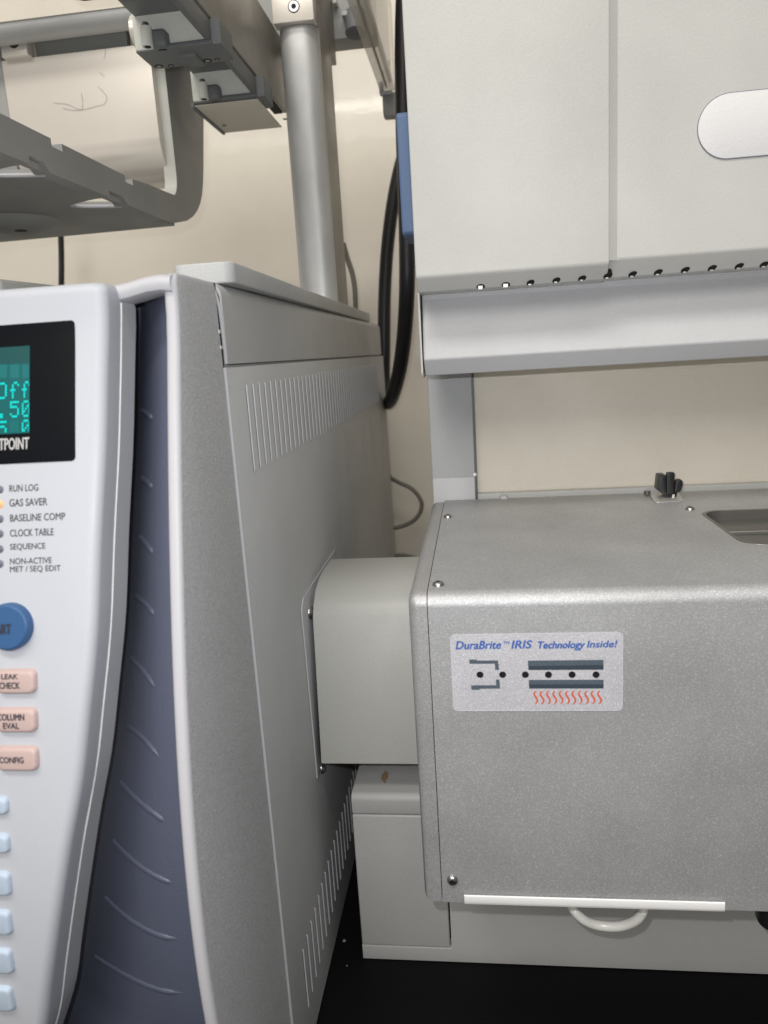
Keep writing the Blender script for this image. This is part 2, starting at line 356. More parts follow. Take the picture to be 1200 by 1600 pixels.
# slate channel between rim and keypad
XE = [(.10, -.205), (.15, -.181), (.178, -.1725), (.207, -.1646), (.236, -.1571), (.260, -.1507), (.286, -.1462), (.314, -.1422), (.348, -.1400), (.382, -.1378), (.417, -.1368), (.436, -.136), (.46, -.1355)]
def xe(z): return lerp_table(XE, z)
def chan(X, z):
    s = -.1175-X; w_ = -.1175-xe(z); u = s/w_
    if s < .0035: o = .0125+.010*(1-s/.0035)**2
    else: o = .0125
    c = max(0, u-.30); return prof(z)+o+.020*c**1.5*(w_/.02)**.5
rows = []
for z in zrows(.05, .4405, 60):
    w_ = -.1175-xe(z); xs = [-.1175-.0035*i/6 for i in range(7)]+[-.1210-(w_*1.5+.02)*((i+1)/16) for i in range(16)]
    rows.append([(x, min(chan(x, z)+max(0, z-.434)**1.5*8, .3345), z) for x in xs])
channel = grid('channel', rows, M['groove'], gc, smooth=60)
ribs = [[(-0.14256, 0.31181, 0.39251),(-0.13561, 0.30225, 0.39131),(-0.13242, 0.29830, 0.38964)], [(-0.14117, 0.30045, 0.36469),(-0.13521, 0.29314, 0.36381),(-0.13231, 0.28980, 0.36215)], [(-0.14169, 0.29325, 0.34076),(-0.13564, 0.28610, 0.33911),(-0.13207, 0.28213, 0.33627)],
        [(-0.14526, 0.28999, 0.31591),(-0.13647, 0.28022, 0.31514),(-0.13183, 0.27555, 0.31203)], [(-0.14880, 0.28495, 0.28967),(-0.13939, 0.27516, 0.28869),(-0.13193, 0.26857, 0.28380)], [(-0.15143, 0.27863, 0.26156),(-0.14016, 0.26883, 0.26162),(-0.13133, 0.26269, 0.25628)],
        [(-0.15597, 0.27498, 0.23720),(-0.13892, 0.26210, 0.23378),(-0.13051, 0.25856, 0.22989)], [(-0.16277, 0.27379, 0.20976),(-0.14139, 0.25954, 0.20640),(-0.12945, 0.25652, 0.20339)], [(-0.17105, 0.27472, 0.18024),(-0.14796, 0.26034, 0.17871),(-0.12915, 0.25607, 0.17728)], [(-0.18337, 0.27901, 0.14465),(-0.15945, 0.26502, 0.14840),(-0.12908, 0.25742, 0.14950)]]
for rb in ribs:
    a, b_, c = [Vector((p[0], p[2])) for p in rb]; ctl = 2*b_-(a+c)/2; pts = []
    for k in range(25):
        t = k/24; q = a*(1-t)**2+ctl*2*t*(1-t)+c*t*t; pts.append((q.x, min(chan(q.x, q.y), .3345)+.0009, q.y))
    tube('rib', pts, lambda t: .0015*min(1, .5+3*(1-t)), M['groove'], channel, 10, 1)
# keypad console
D = .0145; KT = .4432; R = .0042
def key_row(z, e):
    f = prof(z)-D+e; X = xe(z)-e; row = [(-.34, f, z)]+[(X-R-.04*(1-j/5), f, z) for j in range(5)]
    for k in range(9):
        a = math.pi/2-math.pi/2*k/8; row.append((X-R+R*math.cos(a), f+R*(1-math.sin(a)), z))
    row.append((X-.0003, prof(z)-.0004+e, z)); return row
rows = [key_row(z, 0) for z in zrows(.05, KT-.004, 60)]
for k in range(1, 8):
    a = math.pi/2*k/7; rows.append(key_row(KT-.004+.004*math.sin(a), .004*(1-math.cos(a))))
grid('front_shell', rows, M['keypad'], gc, True)
rows = []
for z in zrows(.05, KT-.002, 60):
    e = max(0, z-(KT-.006))*.5; X = xe(z)-.0004-e; p = prof(z)
    rows.append([(X-.002, p-.0006, z), (X, p-.0002, z), (X, p+.007, z), (X, p+.0130, z), (X-.0015, p+.0145, z), (X-.01, p+.0150, z)])
grid('rear_shell', rows, M['keyside'], gc, True)
tube('seam_highlight', [(xe(z)-.0002, prof(z)-.0002, z) for z in zrows(.06, .436, 20)], .00038, M['white'], gc, 6, 3)  # white bead paints the light caught along the shell seam
shell = [c for c in gc.children if c.name.startswith('front_shell')][0]
def kp(h): return lambda u, v: (u, prof(v)-D-h, v)
# display window
def krect(u0, u1, v0, v1, nu=2, nv=12, uslant=0):
    ps = []
    for i in range(nu):
        for j in range(nv):
            a, b_ = u0+(u1-u0)*i/nu, u0+(u1-u0)*(i+1)/nu; c, d = v0+(v1-v0)*j/nv, v0+(v1-v0)*(j+1)/nv
            ps.append([(a, c), (b_, c), (b_, d), (a, d)])
    return ps
dtl, dtr, dbr = (-0.16294, 0.27625, 0.42949), (-0.14848, 0.27629, 0.42972), (-0.14822, 0.26222, 0.37827)
def surf_plate(name, out, h, m, parent, nz=24, edge=0):
    """plate with outline out (u,v) following the curved front, h proud"""
    bm = bmesh.new(); f = bm.faces.new([bm.verts.new((u, 0, v)) for u, v in out])
    z0 = min(v for _, v in out); z1 = max(v for _, v in out)
    for i in range(1, nz):
        bmesh.ops.bisect_plane(bm, geom=bm.verts[:]+bm.edges[:]+bm.faces[:], plane_co=(0, 0, z0+(z1-z0)*i/nz), plane_no=(0, 0, 1))
    ex = bmesh.ops.extrude_face_region(bm, geom=bm.faces[:]); nv = {v for v in ex['geom'] if isinstance(v, bmesh.types.BMVert)}
    for v in bm.verts:
        v.co.y = prof(v.co.z)-D-(h if v not in nv else -.001)
    bmesh.ops.recalc_face_normals(bm, faces=bm.faces); me = bpy.data.meshes.new(name); bm.to_mesh(me); bm.free()
    return finish(name, me, m, parent)
disp = surf_plate('display_window', rnd([(-.25, dbr[2]), (dbr[0], dbr[2]), (dtr[0]+.0002, dtr[2]), (-.25, dtr[2])], .0016), .0002, M['glassblk'], gc)
sc1, sc2 = (-0.16657, 0.27443, 0.42141), (-0.16587, 0.26529, 0.38930)
s_ = surf_plate('screen', [(-.24, sc2[2]), (sc1[0], sc2[2]), (sc1[0], sc1[2]), (-.24, sc1[2])], .0003, M['screen'], disp)
zz = (-0.17096, 0.27261, 0.41502)[2]; s_ = flat('screen_dim_band', krect(-.24, sc1[0], zz, sc1[2], 1, 4), kp(.0004), M['screendim'], disp)  # dimmer teal band across the upper screen
for a, b_ in (((-0.18066, 0.27264, 0.41511), (-0.17562, 0.27119, 0.41007)), ((-0.17436, 0.27253, 0.41474), (-0.17066, 0.27111, 0.40979)), ((-0.16939, 0.27245, 0.41445), (-0.16676, 0.27105, 0.40957))):
    flat('blank_cell', krect(a[0], b_[0], b_[2], a[2], 1, 2), kp(.0004), M['cellteal'], disp)
FONT = {'O': ['01110','10001','10001','10001','10001','10001','01110'], 'f': ['00110','01001','01000','11100','01000','01000','01000'],
        '5': ['11111','10000','11110','00001','00001','10001','01110'], '0': ['01110','10001','10011','10101','11001','10001','01110'], '.': ['00000','00000','00000','00000','00000','01100','01100'],
        ' ': ['11111','11111','11111','11111','11111','11111','11111']}
def dots(ch, x0, x1, y0, y1, rows_=7):
    a = (-0.17347, 0.26913, 0.40284); 
    for_ = []
    X0, X1, Z0, Z1 = x0, x1, y0, y1; dx = (X1-X0)/5; dz = (Z1-Z0)/7
    for r in range(rows_):
        for c in range(5):
            if FONT[ch][r][c] == '1':
                u = X0+c*dx; v = Z1-(r+1)*dz; g = .08
                if u+dx*.3 > sc1[0]: continue
                for_.append([(u+dx*g, v+dz*g), (min(u+dx*(1-g), sc1[0]), v+dz*g), (min(u+dx*(1-g), sc1[0]), v+dz*(1-g)), (u+dx*g, v+dz*(1-g))])
    return for_
r1a, r1b = (-0.17091, 0.27071, 0.40838)[2], (-0.17086, 0.26895, 0.40223)[2]; r2a, r2b = (-0.17086, 0.26869, 0.40129)[2], (-0.17082, 0.26695, 0.39517)[2]; r3a, r3b = (-0.17081, 0.26668, 0.39423)[2], (-0.17078, 0.26496, 0.38812)[2]
cx = [(-0.17951, 0.26990, 0.40554)[0], (-0.17558, 0.26984, 0.40532)[0], (-0.17427, 0.26982, 0.40525)[0], (-0.17062, 0.26976, 0.40505)[0], (-0.16945, 0.26974, 0.40499)[0], (-0.16620, 0.26969, 0.40481)[0]]
for nm, c, ra, rb, col, nr in (('O', 'O', r1a, r1b, 0, 7), ('f', 'f', r1a, r1b, 1, 7), ('f', 'f', r1a, r1b, 2, 7), ('dot', '.', r2a, r2b, 0, 7), ('5', '5', r2a, r2b, 1, 7), ('0', '0', r2a, r2b, 2, 7), ('5', '5', r3a, r3b, 0, 5), ('0', '0', r3a, r3b, 2, 5)):
    flat('digit', dots(c, cx[col*2], cx[col*2+1], rb, ra, nr), kp(.0005), M['pix'], disp)
flat('blank_cell', dots(' ', cx[2], cx[3], r3b, r3a, 5), kp(.0005), M['cellteal'], disp)
LAB = [('SETPOINT', (-0.18195, 0.26366, 0.38347), (-0.16663, 0.26386, 0.38419), (-0.18198, 0.26484, 0.38770), .03, 0), ('RUN LOG', (-0.17462, 0.25942, 0.36808), (-0.16303, 0.25940, 0.36799), (-0.17462, 0.26008, 0.37052), .018, 1), ('GAS SAVER', (-0.17463, 0.25797, 0.36272), (-0.15947, 0.25792, 0.36253), (-0.17462, 0.25869, 0.36540), .018, 1),
       ('BASELINE COMP', (-0.17439, 0.25651, 0.35725), (-0.15239, 0.25650, 0.35722), (-0.17438, 0.25719, 0.35981), .018, 1), ('CLOCK TABLE', (-0.17442, 0.25508, 0.35180), (-0.15701, 0.25509, 0.35184), (-0.17441, 0.25575, 0.35435), .018, 1), ('SEQUENCE', (-0.17447, 0.25375, 0.34670), (-0.16037, 0.25374, 0.34665), (-0.17444, 0.25440, 0.34918), .018, 1),
       ('NON-ACTIVE', (-0.17452, 0.25249, 0.34176), (-0.15789, 0.25249, 0.34174), (-0.17449, 0.25305, 0.34396), .018, 1), ('MET / SEQ EDIT', (-0.17456, 0.25169, 0.33859), (-0.15439, 0.25171, 0.33867), (-0.17453, 0.25230, 0.34102), .018, 1)]
for s, a, b_, t, bd, k in LAB:
    lettering('printed_word', s, a[0], b_[0], a[2], t[2], kp(.0003 if k == 0 else .0001), M['inkwhite'] if k == 0 else M['ink'], disp if k == 0 else gc, 0, bd)
for i, q in enumerate([(-0.17851, 0.25968, 0.36904), (-0.17851, 0.25823, 0.36367), (-0.17853, 0.25680, 0.35832), (-0.17855, 0.25538, 0.35297), (-0.17859, 0.25393, 0.34739), (-0.17865, 0.25257, 0.34205)]):
    o = lathe('indicator', [(.0015, -.001), (.0015, .0002), (.0010, .0005), (.0004, .0006)], (q[0], prof(q[2])-D, q[2]), (0, -1, .2), M['ledon'] if i == 1 else M['ledoff'], gc)
    if i == 1: o['label'] = 'amber lit indicator light'
# buttons
def button(name, u0, u1, v0, v1, r, h, m, txt=None, tr=None, bow=0, nar=0, lb=None):
    out = rnd([(u0, v0), (u1, v0), (u1, v1), (u0, v1)], r, 6)
    bm = bmesh.new(); layers = [(-.001, 0), (0, 0), (h*.75, .0005), (h*.93, .0009), (h, .0016)]; cu, cv_ = (u0+u1)/2, (v0+v1)/2; prev = None
    for (hh, ins) in layers:
        ring = []
        for u, v in out:
            du, dv = u-cu, v-cv_; L = (u1-u0)/2; H = (v1-v0)/2; q_ = max(0, 1-ins/L); w2 = max(0, 1-ins/H)
            vv = cv_+dv*w2+(bow*(1-(du/L)**2)*(-1) if dv < 0 else 0)
            ring.append(bm.verts.new((cu+du*q_, prof(vv)-D-hh, vv)))
        if prev:
            for i in range(len(ring)): bm.faces.new((prev[i], prev[(i+1) % len(ring)], ring[(i+1) % len(ring)], ring[i]))
        prev = ring
    bm.faces.new(prev); bmesh.ops.recalc_face_normals(bm, faces=bm.faces); me = bpy.data.meshes.new(name); bm.to_mesh(me); bm.free()
    o = finish(name, me, m, gc, 50)
    if lb: o['label'] = lb
    if txt:
        for s, a0, a1, c0, c1 in txt: lettering('printed_word', s, a0, a1, c0, c1, kp(h+.00015), M['ink'], o, 0, .04)
    return o
sa, sb = (-0.16548, 0.24692, 0.31886), (-0.17415, 0.24504, 0.31063); st_ = (-0.17370, 0.24915, 0.32826); sr = (st_[2]-sb[2])/2; scx = sa[0]-sr; scz = (st_[2]+sb[2])/2
out_l = [(sr, -.001), (sr, .0022), (sr*.97, .0030), (sr*.88, .0036), (sr*.5, .0036)]
o = lathe('round_button', out_l, (scx, prof(scz)-D, scz), (0, -1, .2), M['bluebtn'], gc, 48)
lettering('printed_word', 'START', (-0.18193, 0.24670, 0.31795)[0]+.0002, (-0.17241, 0.24667, 0.31781)[0]+.0002, (-0.17653, 0.24658, 0.31741)[2]+.0006, (-0.17644, 0.24739, 0.32089)[2]+.0006, lambda u, v: (u, prof(scz)-D-.0040+(v-scz)*.2, v), M['ink'], o, 0, .05)
for s, (ya, yb), xr, tx in (('L', (1046, 1085), 62, [('LEAK', (-0.17634, 0.24266, 0.29969), (-0.16986, 0.24305, 0.30151)), ('CHECK', (-0.17726, 0.24193, 0.29619), (-0.16921, 0.24241, 0.29848))]),
                            ('C', (1106, 1147), 63, [('COLUMN', (-0.17858, 0.23964, 0.28466), (-0.16794, 0.24009, 0.28700)), ('EVAL', (-0.17643, 0.23906, 0.28158), (-0.17015, 0.23946, 0.28371))]),
                            ('F', (1166, 1207), 65, [('CONFIG', (-0.17874, 0.23681, 0.26894), (-0.16909, 0.23718, 0.27115))])):
    q = {1046: ((-0.16383, 0.24255, 0.29914), (-0.17183, 0.24350, 0.30363), (-0.17217, 0.24168, 0.29499), (-0.17919, 0.24257, 0.29925)), 1106: ((-0.16423, 0.23968, 0.28488), (-0.17242, 0.24060, 0.28960), (-0.17287, 0.23893, 0.28088), (-0.17986, 0.23968, 0.28490)), 1166: ((-0.16453, 0.23711, 0.27070), (-0.17318, 0.23793, 0.27542), (-0.17375, 0.23642, 0.26658), (-0.18044, 0.23709, 0.27061))}[ya]
    dx = .0012; dz = .0004
    button('key_button', q[3][0]-dx, q[0][0]-dx*.6, q[2][2]+dz, q[1][2]+dz, .0022, .0022, M['pinkbtn'], [(t, a[0]-dx, b_[0]-dx, a[2]+.0014, b_[2]+.0014) for t, a, b_ in tx], bow=.0006)
for q, t, bt in (((-0.17862, 0.23439, 0.25344), (-0.18171, 0.23488, 0.25682), (-0.18229, 0.23390, 0.24994)), ((-0.17946, 0.23245, 0.23855), (-0.18297, 0.23292, 0.24249), (-0.18374, 0.23203, 0.23493)), ((-0.18064, 0.23085, 0.22296), (-0.18456, 0.23126, 0.22751), (-0.18573, 0.23042, 0.21785)), ((-0.18251, 0.22968, 0.20647), (-0.18653, 0.22999, 0.21172), (-0.18802, 0.22943, 0.20135)), ((-0.18453, 0.22909, 0.18972), (-0.18897, 0.22921, 0.19519), (-0.19081, 0.22904, 0.18423)), ((-0.18730, 0.22917, 0.17248), (-0.19194, 0.22906, 0.17797), (-0.19418, 0.22936, 0.16652))):
    button('key_button', q[0]-.010, q[0], bt[2], t[2], .0022, .0020, M['skybtn'])

# ---------------------------------------------------------------- transfer line housing between the instruments
tl = thing('transfer_line_housing', 'light grey rounded box cover bridging the left instrument and the silver metal box', 'instrument cover')
XF = XS+.0012
fp = [(-0.11130, 0.53713, 0.26450)[1:], (-0.11130, 0.44280, 0.26343)[1:], (-0.11130, 0.43528, 0.25802)[1:], (-0.11130, 0.43798, 0.13860)[1:], (-0.11130, 0.46224, 0.12706)[1:]]
prism('flange', 'X', rnd([fp[0], fp[1], fp[2], fp[3], (fp[3][0]+.012, fp[3][1]), (fp[0][0]+.0, fp[3][1]+.02), (fp[0][0]+.02, fp[0][1])], [0, .006, .006, .002, .002, 0, 0]), XS+.0002, XF, M['bezel'], tl, .0003, 2)
screw((-0.11130, 0.45449, 0.24902), (1, 0, 0), .0042, tl); screw((-0.11130, 0.45128, 0.13948), (1, 0, 0), .0036, tl)
hx = -.1085
pf = [(-0.10850, 0.44015, 0.14954)[1:], (-0.10850, 0.45076, 0.24770)[1:], (-0.10850, 0.45521, 0.25396)[1:], (-0.10850, 0.46410, 0.26106)[1:], (-0.10850, 0.47839, 0.26499)[1:], (-0.10850, 0.49694, 0.26627)[1:], (-0.10850, 0.52254, 0.26554)[1:]]
y_end = pf[-1][0]; pf2 = pf+[(y_end+.0015, pf[-1][1]-.0002), (y_end+.0015, pf[0][1])]
print('TUBE', pf)
prism('housing', 'X', pf2, hx, -.0330, M['tube'], tl, 0, smooth=60)

# ---------------------------------------------------------------- detector cabinet
ms = thing('detector_cabinet', 'tall pale grey bench instrument at right with overhanging hood, oval plate and low base', 'lab instrument')
YB = .4395
bx0 = (-0.09077, 0.43950, 0.09954)[0]; bz = (-0.08893, 0.43950, 0.12572)[2]; print('base', bx0, bz)
zs = (-0.08986, 0.43950, 0.11247)[2]
sl, sr2, sb2 = (-0.08904, 0.43950, 0.09958)[0], (-0.02989, 0.43950, 0.03764)[0], (-0.05774, 0.43950, 0.01179)[2]
prism('base_cover', 'X', rnd([(YB, zs+.0004), (.78, zs+.0004), (.78, bz+.0012), (YB, bz+.0012)], [0, 0, 0, .0045], 8), bx0, sr2+.2, M['base'], ms, .0012, 3)
box('access_panel', bx0, sr2, YB, YB+.01, sb2, zs-.0002, M['base'], ms, .0012)
plate('base_front', 'Y', [[(sr2+.0010, zs-.0002), (.62, zs-.0002), (.62, .0005), (bx0, .0005), (bx0, sb2-.0005), (sr2+.0010, sb2-.0005)]], YB+.0001, YB+.012, M['base'], ms, .0006)
box('base_core', bx0+.003, .61, YB+.0095, .78, .002, zs-.001, M['dark'], ms, 0)
stn = []
for k in range(16):
    a = 2*math.pi*k/16; rr0 = random.uniform(.5, 1); stn.append((-.0705+.0040*rr0*math.cos(a), .462+.010*rr0*math.sin(a)))
prism('stain', 'Z', stn, bz+.0012, bz+.00125, M['rust'], ms, 0)
# upright column
box('column', -.0326, -.0018, .5370, .70, zs, .4000, M['upright'], ms, .0008)
cz = (-0.02118, 0.53560, 0.32010)[2]
box('column_foot', -.0322, -.0022, .5356, .5368, bz, cz, M['hooddark'], ms, .0003)
box('gap_shade', -.0040, -.0002, .5455, .5480, bz, .40, M['darkgrey'], ms, 0)  # added dark strip, the gap's shade put into its colour
box('back_panel', -.0012, .55, .5485, .56, bz+.0, .42, M['backpanel'], ms, .0008)
lz = (0.06950, 0.54100, 0.30657)[2]
box('ledge', -.0004, .55, .5410, .5480, lz-.03, lz, M['hood'], ms, .0006)
lathe('clip_pin', [(.0004, 0), (.0012, .0006), (.0012, .001)], (-0.00188, 0.53700, 0.32185), (0, -1, 0), M['white'], ms)
lathe('knob', [(.0035, 0), (.0035, .004), (.002, .006)], (0.01804, 0.53700, 0.30233), (0, -1, .4), M['hooddark'], ms)
# hood: two front sheets with a step between them
YH = .4295
zl0, zl1 = (-0.02891, 0.42950, 0.45096)[2], (-0.02826, 0.43700, 0.44609)[2]
z_r0 = (-0.02781, 0.46200, 0.44399)[2]; zb1 = (-0.02681, 0.45150, 0.40535)[2]; zb2 = (-0.02766, 0.45800, 0.39588)[2]
print('hood z', zl0, zl1, z_r0, zb1, zb2)
sx0, sx1 = (0.07367, 0.42950, 0.51652)[0], (0.07864, 0.43350, 0.51712)[0]
prism('left_front_sheet', 'X', rnd([(YH, .80), (YH, zl0-.001), (YH+.0085, zl1-.0035), (.50, zl1-.0035), (.50, .80)], [0, .0035, .002, 0, 0], 6), -.0298, sx0, M['hood'], ms, .0008, 3)
prism('right_front_sheet', 'X', rnd([(YH+.004, .80), (YH+.004, zl0+.0012), (YH+.0115, zl1-.0028), (.50, zl1-.0028), (.50, .80)], [0, .0035, .002, 0, 0], 6), sx0-.0005, .62, M['hood'], ms, 0)
prism('sheet_joint', 'Z', [(sx0-.0001, YH+.0006), (sx1-.0008, YH+.0038), (sx1+.0010, YH+.0046), (sx1+.001, YH+.02), (sx0-.0001, YH+.02)], zl0+.0006, .79, M['hood'], ms, 0, smooth=60)
prism('hood_recess', 'X', rnd([(.4625, zl1+.004), (.4615, z_r0-.004), (.4555, (z_r0+zb1)/2), (.4500, zb1), (.4575, zb2), (.49, zb2), (.49, zl1+.004)], [0, .004, .03, .0022, .0015, 0, 0], 8), (-0.02904, 0.45150, 0.40622)[0], .62, M['hooddark'], ms, .0015, 3)
prism('side_sheet', 'X', rnd([(.4535, .79), (.4535, zb2-.001), (.52, zb2-.001), (.52, .79)], [0, .004, 0, 0]), -.0309, -.0299, M['hood'], ms, 0)
for i, (hx_, hy_) in enumerate([(751,448),(790,445),(829,441.5),(869,438),(909,435),(948,431.5),(988,428.5),(1028,425.5),(1070,422),(1112,419),(1154,416),(1193,413.5)]):
    q = [(0.00545, 0.44000, 0.44360), (0.01924, 0.44000, 0.44366), (0.03291, 0.44000, 0.44389), (0.04681, 0.44000, 0.44409), (0.06060, 0.44000, 0.44412), (0.07393, 0.44000, 0.44434), (0.08778, 0.44150, 0.44449), (0.10127, 0.44150, 0.44452), (0.11532, 0.44150, 0.44467), (0.12924, 0.44150, 0.44465), (0.14305, 0.44150, 0.44463), (0.15577, 0.44150, 0.44452)][i]
    zq = q[2]-.0002; yy = YH+(.45-zq)/.0074*.0085 if i < 6 else YH+.004+(.4522-zq)/.0089*.0075; o = lathe('vent_hole', [(.0020, -.004), (.0020, .0002), (.0014, .0004)], (q[0], yy, zq), (0, -.66, -.75), M['dark'], ms, 16)
    for v in o.data.vertices:
        d = (v.co.x-q[0]); v.co.x = q[0]+d*1.2; v.co.z += (v.co.x-q[0])*(.0 if i < 2 else .22)
    box('tab', q[0]-.0016, q[0]+(.0012 if i < 2 else .0002), yy-.0012, yy+.0010, zq-.0016, zq+(.0006 if i < 2 else -.0007), M['brushed'], o, .0002, 1)
ov = [(0.11782, 0.43350, 0.51230), (0.13477, 0.43350, 0.52929), (0.13584, 0.43350, 0.49665)]
oz0, oz1 = ov[2][2]+.0008, ov[1][2]-.001; orr = (oz1-oz0)/2
def stadium(x0, x1, z0, z1, n=20):
    r = (z1-z0)/2; c = (z0+z1)/2
    return [(x0+r+r*math.cos(math.pi/2+math.pi*k/n), c+r*math.sin(math.pi/2+math.pi*k/n)) for k in range(n+1)]+[(x1-r+r*math.cos(-math.pi/2+math.pi*k/n), c+r*math.sin(-math.pi/2+math.pi*k/n)) for k in range(n+1)]
rimo = prism('oval_plate', 'Y', stadium(ov[0][0]+.0003, ov[0][0]+.14, oz0, oz1), YH+.0031, YH+.0055, M['oval'], ms, .0003, 2)
prism('rim', 'Y', stadium(ov[0][0], ov[0][0]+.1403, oz0-.0003, oz1+.0004), YH+.0036, YH+.005, M['ovalrim'], rimo, 0)
# blue latch on the hood's far side
prism('side_latch', 'X', rnd([(.46, (-0.04059, 0.48000, 0.47695)[2]), (.50, (-0.04059, 0.48000, 0.47695)[2]), (.50, (-0.03799, 0.48000, 0.54326)[2]), (.46, (-0.03799, 0.48000, 0.54326)[2])], .003), (-0.03859, 0.47000, 0.50271)[0], -.0312, M['latch'], ms, .0012, 3)

# ---------------------------------------------------------------- silver interface box in front of the cabinet
ib = thing('interface_box', 'silver speckled metal box with technology sticker, jutting out from the cabinet at right', 'lab instrument')
YF = .32; zt = .3020; x0 = (-0.03319, 0.32600, 0.29268)[0]; xs_ = (-0.02446, 0.31950, 0.29486)[0]; zb = (-0.02488, 0.32000, 0.14637)[2]
yb_ = .5345
print('box', x0, xs_, zt, zb)
r = .0065
pfb = rnd([(YF, zb), (YF, zt+.0020), (yb_, zt+.0020), (yb_, zb)], [.0012, r, .002, .001], 10)
bm = bmesh.new()
bmesh.ops.create_cube(bm, size=1)
for v in bm.verts: v.co = (x0 if v.co.x < 0 else xs_+.02, YF+.0002 if v.co.y < 0 else yb_, zb if v.co.z < 0 else zt+.0018)
bmesh.ops.bevel(bm, geom=[e for e in bm.edges if abs(e.verts[0].co.x-e.verts[1].co.x) > .01 and e.verts[0].co.z > .25], offset=.0060, segments=8, profile=.5, affect='EDGES')
le = [e for e in bm.edges if all(abs(v.co.x-x0) < 1e-6 for v in e.verts) and len(e.link_faces) == 2]
bmesh.ops.bevel(bm, geom=le, offset=.0042, segments=6, profile=.5, affect='EDGES')
bmesh.ops.bisect_plane(bm, geom=bm.verts[:]+bm.edges[:]+bm.faces[:], plane_co=(xs_-.0002, 0, 0), plane_no=(1, 0, 0), clear_outer=True)
bmesh.ops.recalc_face_normals(bm, faces=bm.faces); me = bpy.data.meshes.new('end_plate'); bm.to_mesh(me); bm.free()
finish('end_plate', me, M['silverside'], ib, 50)
prism('joint', 'X', [(YF+.002, zb+.002), (YF+.002, zt-.003), (YF+.006, zt+.0005), (yb_-.002, zt+.0005), (yb_-.002, zb+.002)], xs_-.001, xs_+.002, M['dark'], ib, 0)
# front wrap (front sheet with rounded upper edge), top plate has the pocket cut out
fr = [(YF+r+.002, zt+.002-.0016), (YF+r+.002, zt+.002), (YF+r, zt+.002)]+[(YF+r-r*math.sin(a), zt+.002-r+r*math.cos(a)) for a in [math.pi/2*k/10 for k in range(11)]]+[(YF, zb), (YF+.0016, zb), (YF+.0016, zt-.006)]
vsx = []
prism('front_cover', 'X', fr, xs_+.0002, .36, M['silver'], ib, 0, smooth=50)
hp = [(0.13339, 0.45742, 0.30400)[:2], (0.14578, 0.47181, 0.30400)[:2], (0.12978, 0.41021, 0.30400)[:2], (0.13554, 0.39044, 0.30400)[:2], (0.14460, 0.38807, 0.30400)[:2], (0.17441, 0.47062, 0.30400)[:2]]
print('pocket', hp, zt)
hy0 = hp[4][1]; hy1 = hp[5][1]; hxl = hp[0][0]
hole = rnd([(hxl, hy0), (.30, hy0), (.30, hy1), (hxl, hy1)], [.012, .012, .012, .012], 10)
ztop = zt+.002
plate('top_cover', 'Z', [[(xs_+.0002, YF+r+.002), (.36, YF+r+.002), (.36, yb_), (xs_+.0002, yb_)], hole], ztop-.0016, ztop, M['silver'], ib)
def offs(o, d):
    cx_ = sum(p[0] for p in o)/len(o); cy_ = sum(p[1] for p in o)/len(o)
    return [(p[0]+(d if p[0] < cx_ else -d), p[1]+(d if p[1] < cy_ else -d)) for p in o]
pk = plate('pocket_rim', 'Z', [offs(hole, -.0003), offs(hole, .0016)], ztop-.010, ztop+.0003, M['recess'], ib, .0003)
box('pocket_floor', hxl-.001, .301, hy0-.001, hy1+.001, ztop-.0115, ztop-.010, M['recess'], ib, 0)
for k, t in enumerate((.25, .62)): box('step', hxl+.002, .298, hy0+(hy1-hy0)*t, hy1, ztop-.010+k*.0022-.0001*k, ztop-.0078+k*.0022, M['recess'], ib, .0005)
for q, ax_ in (((-0.02003, 0.47834, 0.30400), (0, 0, 1)), ((-0.01980, 0.33376, 0.30400), (0, 0, 1)), ((0.13041, 0.47636, 0.30400), (0, 0, 1))):
    screw((q[0], q[1], ztop), ax_, .0029, ib)
q = (-0.01903, 0.31950, 0.15874); screw((q[0], YF, q[2]), (0, -1, 0), .0028, ib)
# black clip on a small steel plate
cp = [(0.11747, 0.53959, 0.30400), (0.11439, 0.49723, 0.30400), (0.13278, 0.50011, 0.30400), (0.13764, 0.54022, 0.30400)]
clip = box('clip_plate', 0, 1, 0, 1, 0, 1, M['recess'], ib, 0)
bpy.data.objects.remove(clip); 
clip = prism('clip_plate', 'Z', rnd([(c[0], min(c[1], yb_-.001)) for c in cp], .002), ztop+.0001, ztop+.0009, M['brushed'], ib, .0002, 2)
cxl, cxr = (0.11923, 0.51000, 0.31296)[0], (0.13316, 0.51000, 0.31239)[0]; cz0 = (0.12597, 0.51000, 0.30226)[2]; cz1 = (0.12564, 0.51000, 0.32218)[2]
def clipx(x): return cxl+(cxr-cxl)*(x-1029)/33
def clipz(y): return max(cz0+(cz1-cz0)*(784-y)/46, ztop+.0009)
prism('clip_body', 'Y', rnd([(clipx(1029), clipz(766)), (clipx(1043), clipz(787)), (clipx(1057), clipz(787)), (clipx(1060), clipz(768)), (clipx(1052), clipz(757)), (clipx(1046), clipz(764)), (clipx(1042), clipz(762)), (clipx(1042), clipz(743)), (clipx(1031), clipz(743))], .0008), .511, .523, M['blackp'], clip, .0006, 2)
prism('clip_tongue', 'Y', rnd([(clipx(1041), clipz(772)), (clipx(1052), clipz(772)), (clipx(1053), clipz(738)), (clipx(1040.5), clipz(738))], .0012), .5085, .5125, M['blackp'], clip, .0006, 2)
prism('clip_lobe', 'Y', rnd([(clipx(1051), clipz(770)), (clipx(1061), clipz(768)), (clipx(1064.5), clipz(758)), (clipx(1064), clipz(749)), (clipx(1054), clipz(749))], .0018), .507, .5125, M['blackp'], clip, .0007, 2)
prism('clip_window', 'Y', [(clipx(1050), clipz(780)), (clipx(1053.5), clipz(780)), (clipx(1054), clipz(773)), (clipx(1050.5), clipz(773))], .5103, .5109, M['white'], clip, 0)
